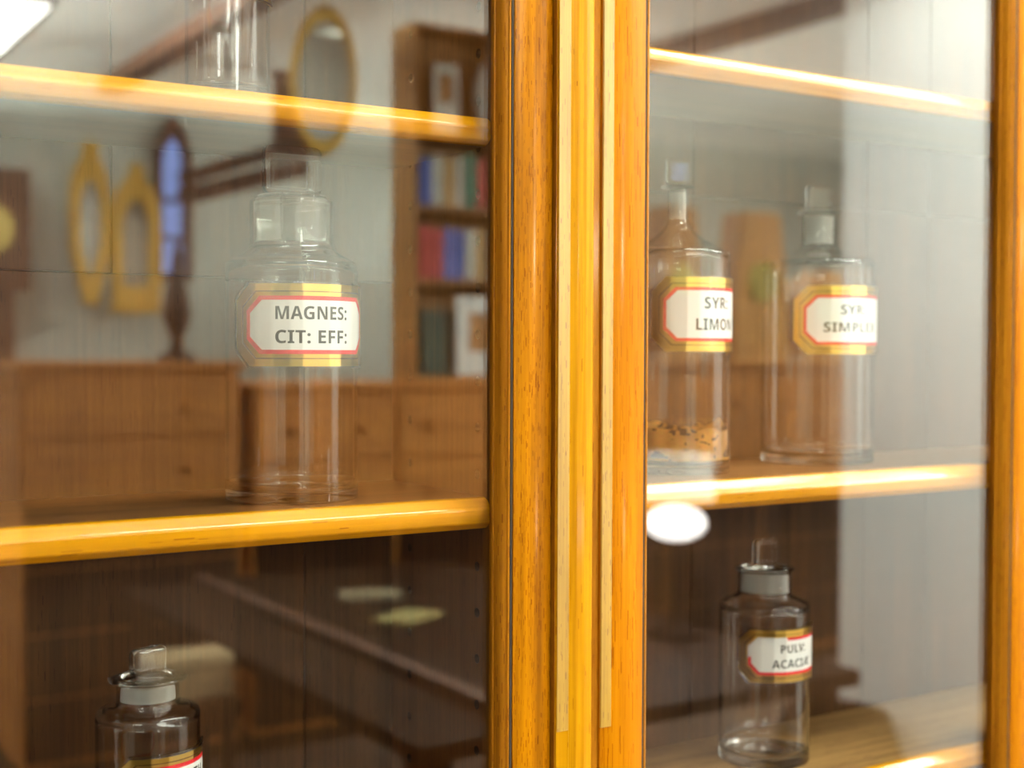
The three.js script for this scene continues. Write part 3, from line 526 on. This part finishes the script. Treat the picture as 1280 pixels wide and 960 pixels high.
{ // dark cupboard added behind the camera to dim bottle reflections; basket by the partition
  const o = thing('added_wardrobe', 'added tall dark cupboard with two panelled doors, unseen behind the viewer, dimming bottle reflections', 'added_wardrobe', [-0.95, 0, 1.35]);
  part('carcass', uvm(box(-0.85, 0.85, 0.08, 2.10, -0.28, 0.30), 'y'), mChest, o); part('plinth', box(-0.83, 0.83, 0, 0.08, -0.26, 0.29), mChest, o);
  part('cornice', uvm(box(-0.89, 0.89, 2.10, 2.17, -0.32, 0.32, 0.01), 'x'), mChest, o);
  for (const q of [-1, 1]) { const d = part('door', uvm(box(q * 0.42 - 0.405, q * 0.42 + 0.405, 0.10, 2.08, -0.30, -0.28, 0.004), 'y'), mChest, o); part('panel', uvm(box(q * 0.42 - 0.30, q * 0.42 + 0.30, 0.22, 1.96, -0.306, -0.298, 0.003), 'y'), mChest, d); part('knob', new THREE.SphereGeometry(0.016, 12, 8).translate(q * 0.05, 1.05, -0.315), mBrass, d); }
  const b = thing('log_basket', 'dark flared basket on the floor beside the white partition', 'basket', [3.14, 0, 1.32]);
  part('wall', lathe([[0, 0], [0.26, 0], [0.265, 0.02], [0.17, 0.28], [0.165, 0.30], [0.15, 0.30], [0.155, 0.27], [0.245, 0.03], [0, 0.03]], 40), mChest, b);
}
for (const [x, z, I, c, label] of [[3.50, 4.90, 36, LIGHT, 'added brass uplighter with a white bowl, unseen behind the bookcase, brightening the far wall'], [4.60, 4.95, 46, lin(1, 0.95, 0.74), 'added brass uplighter with a warm white bowl, unseen behind the long chest of clocks, brightening the far wall']]) {  // two uplighters added out of sight to brighten the far wall
  const o = thing('added_uplighter', label, 'lamp', [x, 0, z]);
  part('base', lathe([[0, 0], [0.14, 0], [0.14, 0.02], [0.03, 0.04], [0, 0.04]], 32), mBrass, o);
  part('pole', new THREE.CylinderGeometry(0.012, 0.012, 1.90, 16).translate(0, 0.98, 0), mBrass, o);
  part('bowl', lathe([[0.012, 1.92], [0.09, 1.95], [0.15, 2.02], [0.147, 2.022], [0.085, 1.957], [0, 1.93]], 40), mWhite, o);
  part('bulb', new THREE.SphereGeometry(0.035, 20, 14).translate(0, 2.06, 0), std({ color: 0xffffff, roughness: 0.5, emissive: lin(1, 0.98, 0.92), emissiveIntensity: 12 }), o);
  const l = new THREE.PointLight(c, I); l.name = 'added_uplighter_bulb'; l.position.set(0, 2.06, 0); o.add(l);
}
{ // table lamp
  const o = thing('table_lamp', 'white table lamp with a glowing glass bowl under a drum shade', 'lamp', [2.138, 0.735, 0.91]);
  part('base', lathe([[0, 0], [0.075, 0], [0.075, 0.012], [0.03, 0.03], [0.014, 0.06], [0.012, 0.24], [0, 0.24]], 32), mChest, o);
  const bw = part('glass_bowl', new THREE.SphereGeometry(1, 32, 20).scale(0.078, 0.045, 0.078).translate(0, 0.285, 0), std({ color: 0xffffff, roughness: 0.4, emissive: lin(1, 0.96, 0.9), emissiveIntensity: 14 }), o);
  const sh = new THREE.LatheGeometry([[0.100, 0.345], [0.090, 0.46], [0.0885, 0.46], [0.0985, 0.345]].map(([r, y]) => new THREE.Vector2(r, y)), 40);
  part('shade', sh, phy({ color: lin(0.85, 0.84, 0.8), transmission: 0.5, thickness: 0, roughness: 0.95 }), o);
  part('stem', new THREE.CylinderGeometry(0.006, 0.006, 0.15, 12).translate(0, 0.39, 0), mBrass, o);
  const l = new THREE.PointLight(lin(1, 0.97, 0.9), 1.6); l.name = 'lamp_bulb'; l.position.set(0, 0.285, 0); o.add(l);
}
scene.traverse((o) => { if (o.isMesh) { o.castShadow = true; o.receiveShadow = true; } });
renderer.render(scene, camera);
